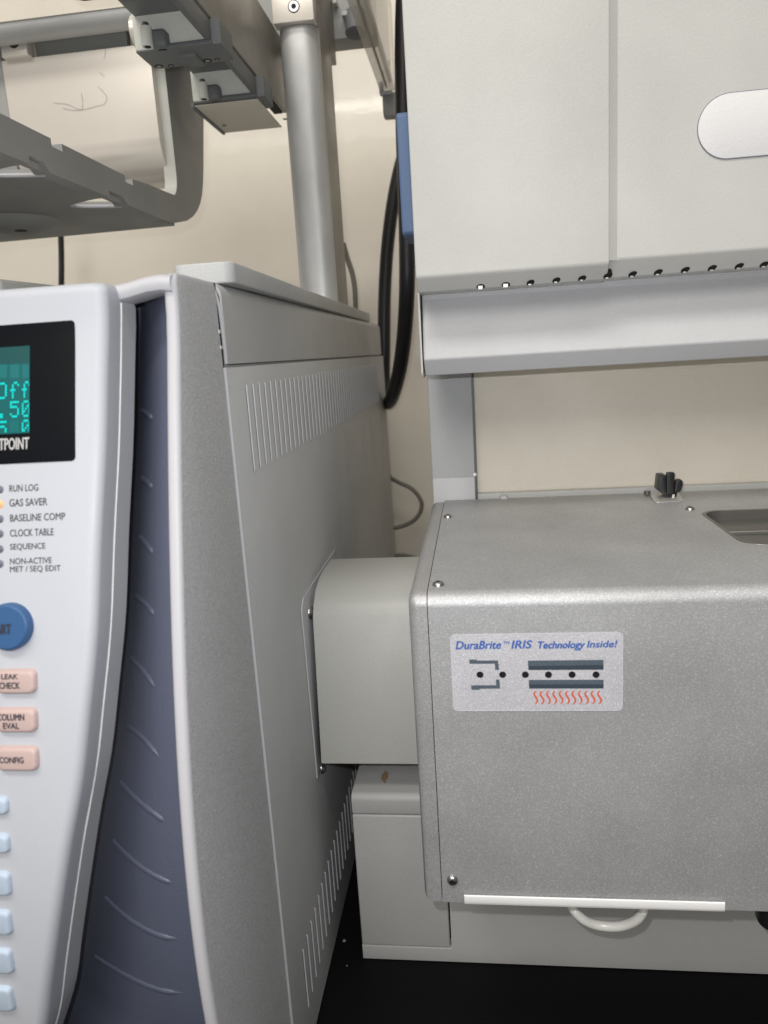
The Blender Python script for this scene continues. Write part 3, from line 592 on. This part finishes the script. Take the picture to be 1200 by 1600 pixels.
lathe('pin', [(.0022, 0), (.0022, .0022)], (clipx(1020), .526, ztop+.0009), (0, 0, 1), M['recess'], clip, 16)
# sticker
ST = [(-0.01456, 0.31970, 0.28550), (0.06051, 0.31970, 0.28429), (0.06066, 0.31970, 0.24725), (-0.01497, 0.31970, 0.24839)]
su0, su1 = (ST[0][0]+ST[3][0])/2, (ST[1][0]+ST[2][0])/2; sv1, sv0 = (ST[0][2]+ST[1][2])/2, (ST[2][2]+ST[3][2])/2
stk = prism('sticker', 'Y', rnd([(su0, sv0), (su1, sv0), (su1, sv1), (su0, sv1)], .0022, 6), YF-.0003, YF+.0005, M['sticker'], ib, .0001, 1)
rim = plate('sticker_edge', 'Y', [rnd([(su0-.0001, sv0-.0001), (su1+.0001, sv0-.0001), (su1+.0001, sv1+.0001), (su0-.0001, sv1+.0001)], .0023, 6), rnd([(su0+.0001, sv0+.0001), (su1-.0001, sv0+.0001), (su1-.0001, sv1-.0001), (su0+.0001, sv1-.0001)], .0021, 6)], YF-.00034, YF-.0002, M['stickrim'], stk)
def SU(x): return su0+(su1-su0)*(x-145)/(1048-145)     # sticker drawing units: its own 903 x 405 artwork grid
def SV(y): return sv1+(sv0-sv1)*(y-97)/(502-97)
def sp(h): return lambda u, v: (u, YF-.0003-h, v)
def art(name, polys, m, h=.00012): return flat(name, [[(SU(x), SV(y)) for x, y in p] for p in polys], sp(h), m, stk)
for s, xa, xb, ya, yb in (('DuraBrite', 172, 418, 172, 131), ('TM', 424, 464, 150, 134), ('IRIS', 470, 578, 172, 131)):
    lettering('printed_word', s, SU(xa), SU(xb-8), SV(ya), SV(yb), sp(.00012), M['inkblue'], stk, .22, .045 if s != 'TM' else .03)
for s, xa, xb, ya, yb in (('Technology', 600, 852, 185, 138), ('Inside!', 864, 1020, 172, 137)):
    lettering('printed_word', s, SU(xa), SU(xb-8), SV(ya), SV(yb), sp(.00012), M['inkblue'], stk, .22, .042)
art('emblem_part', [[(242, 227), (282, 227), (282, 249), (242, 249)], [(282, 233), (396, 233), (396, 250), (282, 250)], [(378, 250), (398, 250), (400, 283), (380, 283)]], M['inkslate'])
art('emblem_part', [[(246, 365), (292, 363), (292, 388), (248, 388)], [(292, 364), (382, 364), (382, 382), (292, 382)], [(382, 334), (400, 334), (402, 382), (382, 382)]], M['inkslate'])
art('emblem_part', [[(554, 236), (948, 236), (949, 262), (555, 264)], ], M['inkslate']); art('emblem_part', [[(555, 264), (949, 262), (949, 287), (556, 285)]], M['inkslate2'])
art('emblem_part', [[(556, 337), (949, 339), (949, 363), (557, 361)], ], M['inkslate']); art('emblem_part', [[(557, 361), (949, 363), (949, 385), (558, 383)]], M['inkslate2'])
for x, y in ((297, 307), (418, 308), (539, 309), (661, 310), (785, 311), (910, 312)):
    art('emblem_dot', [[(x+18.5*math.cos(a), y+17*math.sin(a)) for a in [2*math.pi*k/28 for k in range(28)]]], M['inkblack'], .0002)
for i in range(11):
    xx = 590+i*33.6; ctr = [(6, 397), (-3, 402), (-7, 411), (-4, 421), (3, 430), (9, 440), (10, 450), (6, 459), (-3, 467)]; L = []; Rr = []
    for k, (x, y) in enumerate(ctr):
        wd = (1.5, 3.6, 4.6, 4.8, 4.8, 4.8, 4.6, 3.6, 1.5)[k]; a, b_ = ctr[max(k-1, 0)], ctr[min(k+1, 8)]; t = Vector((b_[0]-a[0], b_[1]-a[1])).normalized()
        L.append((xx+x+t.y*wd, y-t.x*wd)); Rr.append((xx+x-t.y*wd, y+t.x*wd))
    art('heat_wave', [[L[k], Rr[k], Rr[k+1], L[k+1]] for k in range(8)], M['inkred'])
# strip, tube and knob below the box
sA, sB = (-0.01375, 0.31750, 0.15093), (0.10692, 0.31750, 0.15152)
sz1 = (sA[2]+sB[2])/2; sz0 = (-0.01081, 0.31650, 0.14723)[2]
strip = prism('edge_strip', 'X', [(.3185, sz0), (.3185, sz1), (.3192, sz1+.0003), (.3192, zb-.0003), (.342, zb-.0003), (.342, sz0)], sA[0], sB[0], M['white'], None, .0005, 2)
tag(strip, 'thin white plastic strip along the bottom edge of the silver box', 'plastic strip')
tb = tube('bent_tube', [(0.03904, 0.36000, 0.12004), (0.04300, 0.36000, 0.11106), (0.04834, 0.35500, 0.10874), (0.05551, 0.35000, 0.11017), (0.06529, 0.35000, 0.11016), (0.07442, 0.35500, 0.10972), (0.07938, 0.36000, 0.11195), (0.08059, 0.36000, 0.12255)], .0026, M['milky'], None, 14, 8)
tag(tb, 'curved milky white tube hanging under the silver box', 'tube')
kn = lathe('rubber_foot', [(.0085, .012), (.0085, .003), (.0075, .0006), (.006, 0)], ((0.13944, 0.34500, 0.11996)[0], .345, (0.13674, 0.34500, 0.11912)[2]), (0, 0, 1), M['blackp'], ib, 24)

# ---------------------------------------------------------------- autosampler on top of the chromatograph
au = thing('autosampler', 'metal sampling robot frame with post, rails and curved grey arm above the left instrument', 'sampling robot')
LZ = (-0.10903, 0.35200, 0.45650)[2]
pr = [(-.1630, .7025), (-.1590, .7000), (-.1550, .6985), (-.1500, .6978), (-.1440, .6980), (-.1390, .6990), (-.1345, .7008), (-.1318, .7035), (-.1312, .7065)]
px0, px1 = (-0.15621, 0.70000, 0.63985)[0], (-0.12305, 0.70000, 0.63663)[0]; print('post', px0, px1)
pr = [(px0+(px1-px0)*t, .7000+.0065*(2*t-1)**4+.002*(2*t-1)**2) for t in [k/12 for k in range(13)]]
z_cap = (-0.14063, 0.69800, 0.68900)[2]
post = prism('post', 'Z', pr+[(px1, .768), (px0, .768)], LZ+.0003, z_cap-.0005, M['post'], au, 0, smooth=40)
box('post_side', px1-.001, px1+.0008, .712, .7695, LZ+.0003, z_cap+.02, M['rail'], au, .0004)
cap = box('post_cap', px0-.002, px1+.0004, .694, .708, z_cap, z_cap+.06, M['cream'], au, .0006)
q = (-0.13924, 0.69400, 0.70042); flathead((q[0], .694, q[2]), (0, -1, 0), .0042, cap)
box('top_beam', px0, px1+.0006, .7085, .80, z_cap+.0, z_cap+.06, M['rail'], au, .0006)
rz = (-0.16530, 0.75000, 0.63854)[2]; rx = (-0.16530, 0.75000, 0.63854)[0]; print('rail', rx, rz)
box('main_rail', rx-.0035, rx, .30, .752, .6365, .701, M['rail'], au, .0008)
box('rail_slot', -.1768, rx-.0036, .30, .750, .6360, .6380, M['dark'], au, 0)
box('rail_body', -.218, rx-.0038, .30, .752, .6420, .701, M['darkgrey'], au, .0006)
# rear plate of the tray
bz_ = .6187; bl = -.2200
rp = box('rear_plate', bl, rx-.001, .6525, .7310, bz_, bz_+.0010, M['backpanel'], au, .0004)
box('plate_edge', bl-.0030, bl-.0002, .652, .7320, bz_-.0012, bz_+.003, M['darkgrey'], au, .0006)
for q in ((-0.21330, 0.70763, 0.62000), (-0.15757, 0.70741, 0.62000)): lathe('screw', [(.0018, 0), (.0016, .0006), (.0008, .0008)], (q[0], q[1], bz_), (0, 0, -1), M['darkgrey'], rp, 14)
# three tray carriers hung along the rail
TX0, TX1, zc0, zc1 = -.2200, -.1700, .6200, .6420
def carrier(y):
    box('carrier_face', TX0, TX1+.0015, y, y+.0045, zc0+.0012, zc1+.008, M['whitecast'], au, .0010)
    bk = plate('carrier_frame', 'Z', [rnd([(TX0, y+.0008), (TX1+.010, y+.0008), (TX1+.010, y+.030), (TX1+.0035, y+.0315), (TX0+.004, y+.0315), (TX0, y+.028)], [.001, 0, .003, .001, .003, .002])], zc0, zc0+.016, M['darkgrey'], au, .0008)
    box('carrier_side', TX1, TX1+.0042, y-.106, y-.0006, .6218, .6345, M['darkgrey'], au, .0010)
    box('carrier_lip', TX0+.016, TX1+.0040, y-.0022, y+.0012, zc0-.0002, zc0+.0030, M['darkgrey'], au, .0008)
    if y < .6: box('stop_block', TX0+.0265, TX0+.0385, y+.010, y+.0300, zc0-.0022, zc0+.004, M['darkgrey'], bk, .0010)
    box('corner_block', TX1-.006, TX1+.0055, y+.0245, y+.0312, zc0+.001, zc0+.015, M['darkgrey'], bk, .0015)
    for (sx_, sy_, rr) in ((TX0+.0055, y+.0262, .0030), (TX0+.0140, y+.0272, .0019), (TX1-.0083, y+.0262, .0030), (TX1-.0012, y+.0255, .0017)):
        lathe('screw', [(rr, -.0004), (rr, .0003), (rr*.6, .0003), (rr*.45, .0002)], (sx_, sy_, zc0), (0, 0, -1), [M['dark'], M['steel']], bk, 16, [0, 0, 1, 1])
    px = TX0+.0125; pn = lathe('pin', [(.0036, 0), (.0037, .0006), (.0037, .0118), (.0030, .0122)], (px, y-.0085, zc0-.0005), (0, 0, 1), M['whitecast'], au, 20)
    lathe('pin_tip', [(.0024, .0120), (.0024, .0142), (.0019, .0146)], (px, y-.0085, zc0-.0005), (0, 0, 1), M['steel'], pn, 16)
    lathe('pin_socket', [(.0022, -.0002), (.0022, .0002)], (px, y-.0085, zc0-.0005), (0, 0, -1), M['dark'], pn, 14)
    box('pin_dark_block', px+.0005, px+.0125, y-.0080, y+.004, zc0-.0002, zc0+.0105, M['darkgrey'], au, .0025)  # dark grey block beside the pin
for y in (.433, .541, .649): carrier(y)
# cream cover sheet behind the arm, bottom edge rolled under
cyl = .655; cx0, cx1 = (-0.38397, 0.65500, 0.65803)[0], (-0.25418, 0.65500, 0.61604)[0]; ct = (-0.32803, 0.65500, 0.66997)[2]; cb = (-0.26439, 0.66500, 0.57008)[2]
print('cream', cx0, cx1, ct, cb)
rr_ = .030
sec = [(cyl+.05, ct), (cyl, ct)]+[(cyl+rr_-rr_*math.cos(a), cb+rr_-rr_*math.sin(a)) for a in [math.pi/2*k/12 for k in range(13)]]+[(cyl+.05, cb)]
cr = prism('cover_sheet', 'X', sec, cx0, cx1, M['cream'], au, 0, smooth=40)
for hs in ([(-0.34269, 0.65450, 0.63363), (-0.33096, 0.65450, 0.63152), (-0.31972, 0.65450, 0.62650), (-0.30587, 0.65450, 0.62766), (-0.29831, 0.65450, 0.62891), (-0.29580, 0.65450, 0.63455), (-0.30198, 0.65450, 0.64248)], [(-0.33538, 0.65450, 0.62897), (-0.32769, 0.65450, 0.62676), (-0.31867, 0.65450, 0.62590)], [(-0.31730, 0.65450, 0.63858), (-0.31721, 0.65450, 0.63169), (-0.31867, 0.65450, 0.62590)], [(-0.29124, 0.65450, 0.66988), (-0.29241, 0.65450, 0.66570), (-0.29399, 0.65450, 0.66250)], [(-0.29877, 0.65450, 0.65285), (-0.29683, 0.65450, 0.65072), (-0.29537, 0.65450, 0.64912)]):
    tube('hair', hs, .00010, M['hair'], cr, 5, 6)
box('side_post', cx0-.02, cx0-.0008, .656, .6635, .56, ct+.03, M['arm'], au, .001)
# top housing with rolled lower edge
hz0, hz1 = (-0.31286, 0.63000, 0.67683)[2], (-0.31137, 0.63000, 0.68626)[2]; hxr = (-0.21134, 0.63000, 0.68366)[0]; rr_ = .012
sec = [(.72, hz1+.08), (.63, hz1+.08), (.63, hz1)]+[(.642-.012*math.cos(a), hz1-(hz1-hz0)*math.sin(a)) for a in [math.pi/2*k/8 for k in range(1, 9)]]+[(.645, hz0), (.645, hz1), (.72, hz1)]
prism('top_housing', 'X', sec, cx0-.08, hxr, M['post'], au, 0, smooth=40)
prism('housing_front', 'X', [(.6285, hz1+.0012), (.6285, hz1+.08), (.6298, hz1+.08), (.6298, hz1+.0012)], cx0-.08, hxr, M['backpanel'], au, 0)
box('dark_bracket', (-0.35763, 0.66000, 0.68152)[0], (-0.27606, 0.66000, 0.67793)[0], .664, .672, ct-.004, ct+.030, M['arm'], au, .001)
bl1 = box('fixing_block', (-0.37907, 0.65000, 0.68017)[0], (-0.35611, 0.65000, 0.67781)[0], .648, .66, (-0.37062, 0.65000, 0.66967)[2], (-0.36790, 0.65000, 0.68524)[2], M['cream'], au, .0005)
q = (-0.36694, 0.64800, 0.68012); flathead((q[0], .648, q[2]), (0, -1, 0), .0038, bl1)
lathe('stub', [(.0115, -.03), (.0115, 0), (.0105, .0008)], ((-0.24202, 0.60000, 0.65611)[0], .60, (-0.24202, 0.60000, 0.65611)[2]), (-1, 0, 0), M['cream'], au, 28)
# curved grey arm: vertical leg bending into a forward beam
aX0, aX1 = -.2569, -.2463; print('arm', aX0, aX1)
zbm = .5280; ztm = .5485; yk = .7495
print('arm yk', yk, zbm, ztm)
out = [(.664, .70), (.664, ztm+.028)]+[(.664-.016*(1-math.cos(a)), ztm+.028-.028*math.sin(a)) for a in [math.pi/2*k/8 for k in range(1, 9)]]
out += [(-0.24630, 0.57194, 0.54796)[1:], (-0.24630, 0.55914, 0.54751)[1:]]
out = [(.664, .72), (.664, ztm+.024)]+[(.664-.012*(1-math.cos(a)), ztm+.024-.020*math.sin(a)) for a in [math.pi/2*k/8 for k in range(1, 9)]]+[(.600, ztm+.002)]
top = [(-0.24630, 0.57194, 0.54796), (-0.24630, 0.55914, 0.54751)]
def bz2(y): return ztm-.006*(.655-y)*0
n1, n2 = top[1][1], top[0][1]
m1, m2 = (-0.24630, 0.46070, 0.54604)[1], (-0.24630, 0.47312, 0.54656)[1]
out += [(n2, ztm), (n2, ztm-.0045), (n1, ztm-.0045), (n1, ztm), (m2, ztm), (m2, ztm-.0045), (m1, ztm-.0045), (m1, ztm), (.30, ztm)]
a1, a2, b1, b2 = (-0.24630, 0.43376, 0.52618)[1], (-0.24630, 0.44857, 0.52731)[1], (-0.24630, 0.53082, 0.53164)[1], (-0.24630, 0.55103, 0.53029)[1]
print('slots', a1, a2, b1, b2, n1, n2, m1, m2)
out += [(.30, zbm), (a1, zbm), (a1, zbm+.0045), (a2, zbm+.0045), (a2+.006, zbm), (b1, zbm), (b1, zbm+.0045), (b2, zbm+.0045), (b2+.008, zbm), (.668, zbm)]
R2 = .030
out = out[:-1]+[(.632, zbm)]+[(q[1], q[2]) for q in ((-0.24630, 0.62934, 0.52765), (-0.24630, 0.65210, 0.53016), (-0.24630, 0.67737, 0.53567), (-0.24630, 0.69319, 0.54142), (-0.24630, 0.70676, 0.54860), (-0.24630, 0.71779, 0.55719), (-0.24630, 0.72602, 0.56712), (-0.24630, 0.73219, 0.57847), (-0.24630, 0.73752, 0.59258))]+[(q[1], q[2]) for q in ((-0.24630, 0.74271, 0.60899), (-0.24630, 0.75142, 0.63652), (-0.24630, 0.75926, 0.67234))]
arm = prism('curved_arm', 'X', out, aX0, aX1, M['arm'], au, 0, smooth=40)
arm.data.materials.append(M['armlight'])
for nn in (n1, m1): screw((aX1-.003, nn+.003, ztm-.0048), (0, 0, 1), .0022, au)
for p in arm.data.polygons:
    if abs(p.normal.x) < .3 and p.normal.y < -.05 and p.center.z > ztm-.001 and p.center.y > .64: p.material_index = 1  # front-facing faces of the leg coloured paler, as lit
# tray plate under the beam with half-moon slots
def half(ya, yb): 
    c = (ya+yb)/2; Lx = .030
    return [(aX0+.004, ya), (aX0+.004, yb)]+[(aX0+.004-Lx*math.sin(math.pi*k/12)*.9-.003*k*(12-k)/36, yb+(ya-yb)*(k/12)) for k in range(1, 12)]
tray = plate('tray_plate', 'Z', [[(-.62, .32), (aX0+.0075, .32), (aX0+.0075, .655), (-.62, .668)], half(a1, a2+.012), half(b1, b2+.012)], zbm+.0003, zbm+.004, M['arm'], au)
for ya, yb in ((a1, a2+.012), (b1, b2+.012)):
    h = half(ya, yb); far = [p for p in h[1:]]
    pts = [(p[0], p[1], zbm+.0006) for p in far[:8]]
    tube('slot_lip', pts, .0013, M['bezel'], tray, 8, 3)
for cx_ in (cx0+.058,): 
    hb = (-0.34751, 0.59227, 0.52800); kb = lathe('tray_hub', [(.034, -.004), (.030, .0015), (.022, .0055), (.014, .0080), (.010, .0082)], (hb[0], hb[1]-.012, zbm), (0, 0, -1), M['arm'], au, 40)
    lathe('screw', [(.005, 0), (.0045, .0005), (.002, .0006)], (hb[0]+.006, hb[1]-.018, zbm-.0080), (0, 0, -1), M['dark'], kb, 14)
# clear shield hanging at the right of the robot
sxl, sxr = (-0.09121, 0.90000, 0.69489)[0], (-0.07358, 0.90000, 0.69318)[0]; shz = (-0.08003, 0.90000, 0.69187)[2]; shz2 = (-0.06839, 0.90000, 0.74660)[2]
print('shield', sxl, sxr, shz, shz2)
sh = prism('clear_shield', 'Y', [(sxl, shz), (sxr, shz), (sxr, shz2+.03), (sxr-.0025, shz2+.03), (sxr-.0025, shz+.0025), (sxl, shz+.0025)], .45, .90, M['clearp'], au, .0004, 1)
box('shield_lining', sxr-.0065, sxr-.0032, .45, .885, shz+.004, shz2+.028, M['smoke'], au, .0003)
box('shield_edge', sxl+.0075, sxl+.0088, .45, .886, shz-.0006, shz+.004, M['rail'], au, 0)
box('shield_cap', sxl+.0015, sxr, .9005, .915, (-0.07440, 0.90000, 0.66669)[2], shz+.0005, M['arm'], au, .003)
box('cap_strip', sxl, sxr-.004, .893, .9003, shz-.0042, shz-.0006, M['bezel'], au, .0008)
box('cap_strip', sxl-.0006, sxl+.0040, .893, .9003, shz-.0030, shz+.009, M['bezel'], au, .0008)
screw((-0.06907, 0.88000, 0.71285), (1, -.4, 0), .0035, au)
# beam across the back
rb0 = (-0.11189, 0.80000, 0.71171)[2]
box('rear_beam', -.40, sxl+.008, .80, .83, rb0, rb0+.045, M['arm'], au, .001)
box('rear_beam_strip', px1+.006, sxl-.03, .790, .7995, (-0.12369, 0.79000, 0.73904)[2], (-0.12336, 0.79000, 0.74337)[2], M['armlight'], au, .0006)
lathe('rear_fitting', [(.010, -.02), (.010, 0), (.008, .001)], (-0.10031, 0.79000, 0.71131), (0, -.3, -1), M['darkgrey'], au, 24)
box('small_plate', (-0.11279, 0.79000, 0.72748)[0], (-0.10583, 0.79000, 0.72947)[0], .788, .7995, (-0.11283, 0.79000, 0.72693)[2], (-0.11255, 0.79000, 0.73074)[2], M['bezel'], au, .0004)

# ---------------------------------------------------------------- cables
h1 = tube('black_hose', [(-0.04996, 0.80000, 0.77082), (-0.05602, 0.80000, 0.70592), (-0.05983, 0.80000, 0.62654), (-0.06155, 0.80000, 0.54931), (-0.06463, 0.80000, 0.48139), (-0.07272, 0.83000, 0.43134), (-0.08446, 0.87000, 0.39006), (-0.10055, 0.92000, 0.35726), (-0.11293, 0.97000, 0.34986), (-0.11841, 1.00000, 0.37164), (-0.11536, 1.00000, 0.42114), (-0.11058, 1.00000, 0.48547), (-0.10266, 1.00000, 0.54778), (-0.09013, 1.00000, 0.60793), (-0.07363, 1.00000, 0.65862), (-0.05018, 1.00000, 0.71444)], .0083, M['black'], None, 16, 8)
tag(h1, 'thick black hose looping down between the two instruments', 'hose')
h2 = tube('black_cable', [(-0.55831, 1.04000, 0.62146), (-0.56440, 1.04000, 0.57130), (-0.57389, 1.04000, 0.51157), (-0.60849, 1.06000, 0.35890)], .0040, M['black'], None, 10, 6)
for v in h2.data.vertices: pass
tag(h2, 'straight thin black cable hanging down the wall below the grey tray', 'cable')
h3 = tube('grey_cord', [(-0.14419, 0.90000, 0.53796), (-0.14024, 0.90000, 0.52004), (-0.13551, 0.90000, 0.50193), (-0.13411, 0.90000, 0.47888), (-0.13930, 0.92000, 0.43739)], .0030, M['cordgrey'], None, 10, 6)
tag(h3, 'short grey cord curving down just behind the metal post', 'cord')
h4 = tube('grey_cord', [(-0.12609, 1.02000, 0.28428), (-0.12534, 1.04000, 0.24536), (-0.11438, 1.05000, 0.23218), (-0.09219, 1.05000, 0.21923), (-0.08046, 1.05000, 0.19830), (-0.08982, 1.05000, 0.17707), (-0.11358, 1.05000, 0.16560), (-0.13938, 1.04000, 0.16601)], .0030, M['cordgrey'], None, 10, 6)
tag(h4, 'grey cord making a round loop beside the slotted side panel', 'cord')
h5 = tube('grey_cord', [(-0.14248, 1.00000, 0.12613), (-0.12215, 1.00000, 0.13571), (-0.10160, 1.00000, 0.13603), (-0.07105, 1.00000, 0.12597)], .0026, M['cordgrey'], None, 10, 6)
tag(h5, 'grey cord just showing above the rounded light grey cover', 'cord')
d = lathe('dust_speck', [(.0012, 0), (.0009, .0006), (.0003, .0009)], (-0.10682, 0.45560, 0.00000), (0, 0, 1), M['dust'], None, 7)
tag(d, 'pale speck of dust on the black bench near the left instrument', 'dust speck')
d2 = lathe('dust_speck', [(.0006, 0), (.0004, .0003), (.0002, .0005)], (-0.10128, 0.43339, 0.00000), (0, 0, 1), M['dust'], None, 7)
tag(d2, 'tiny lower dust speck on the black bench in front of the base', 'dust speck')
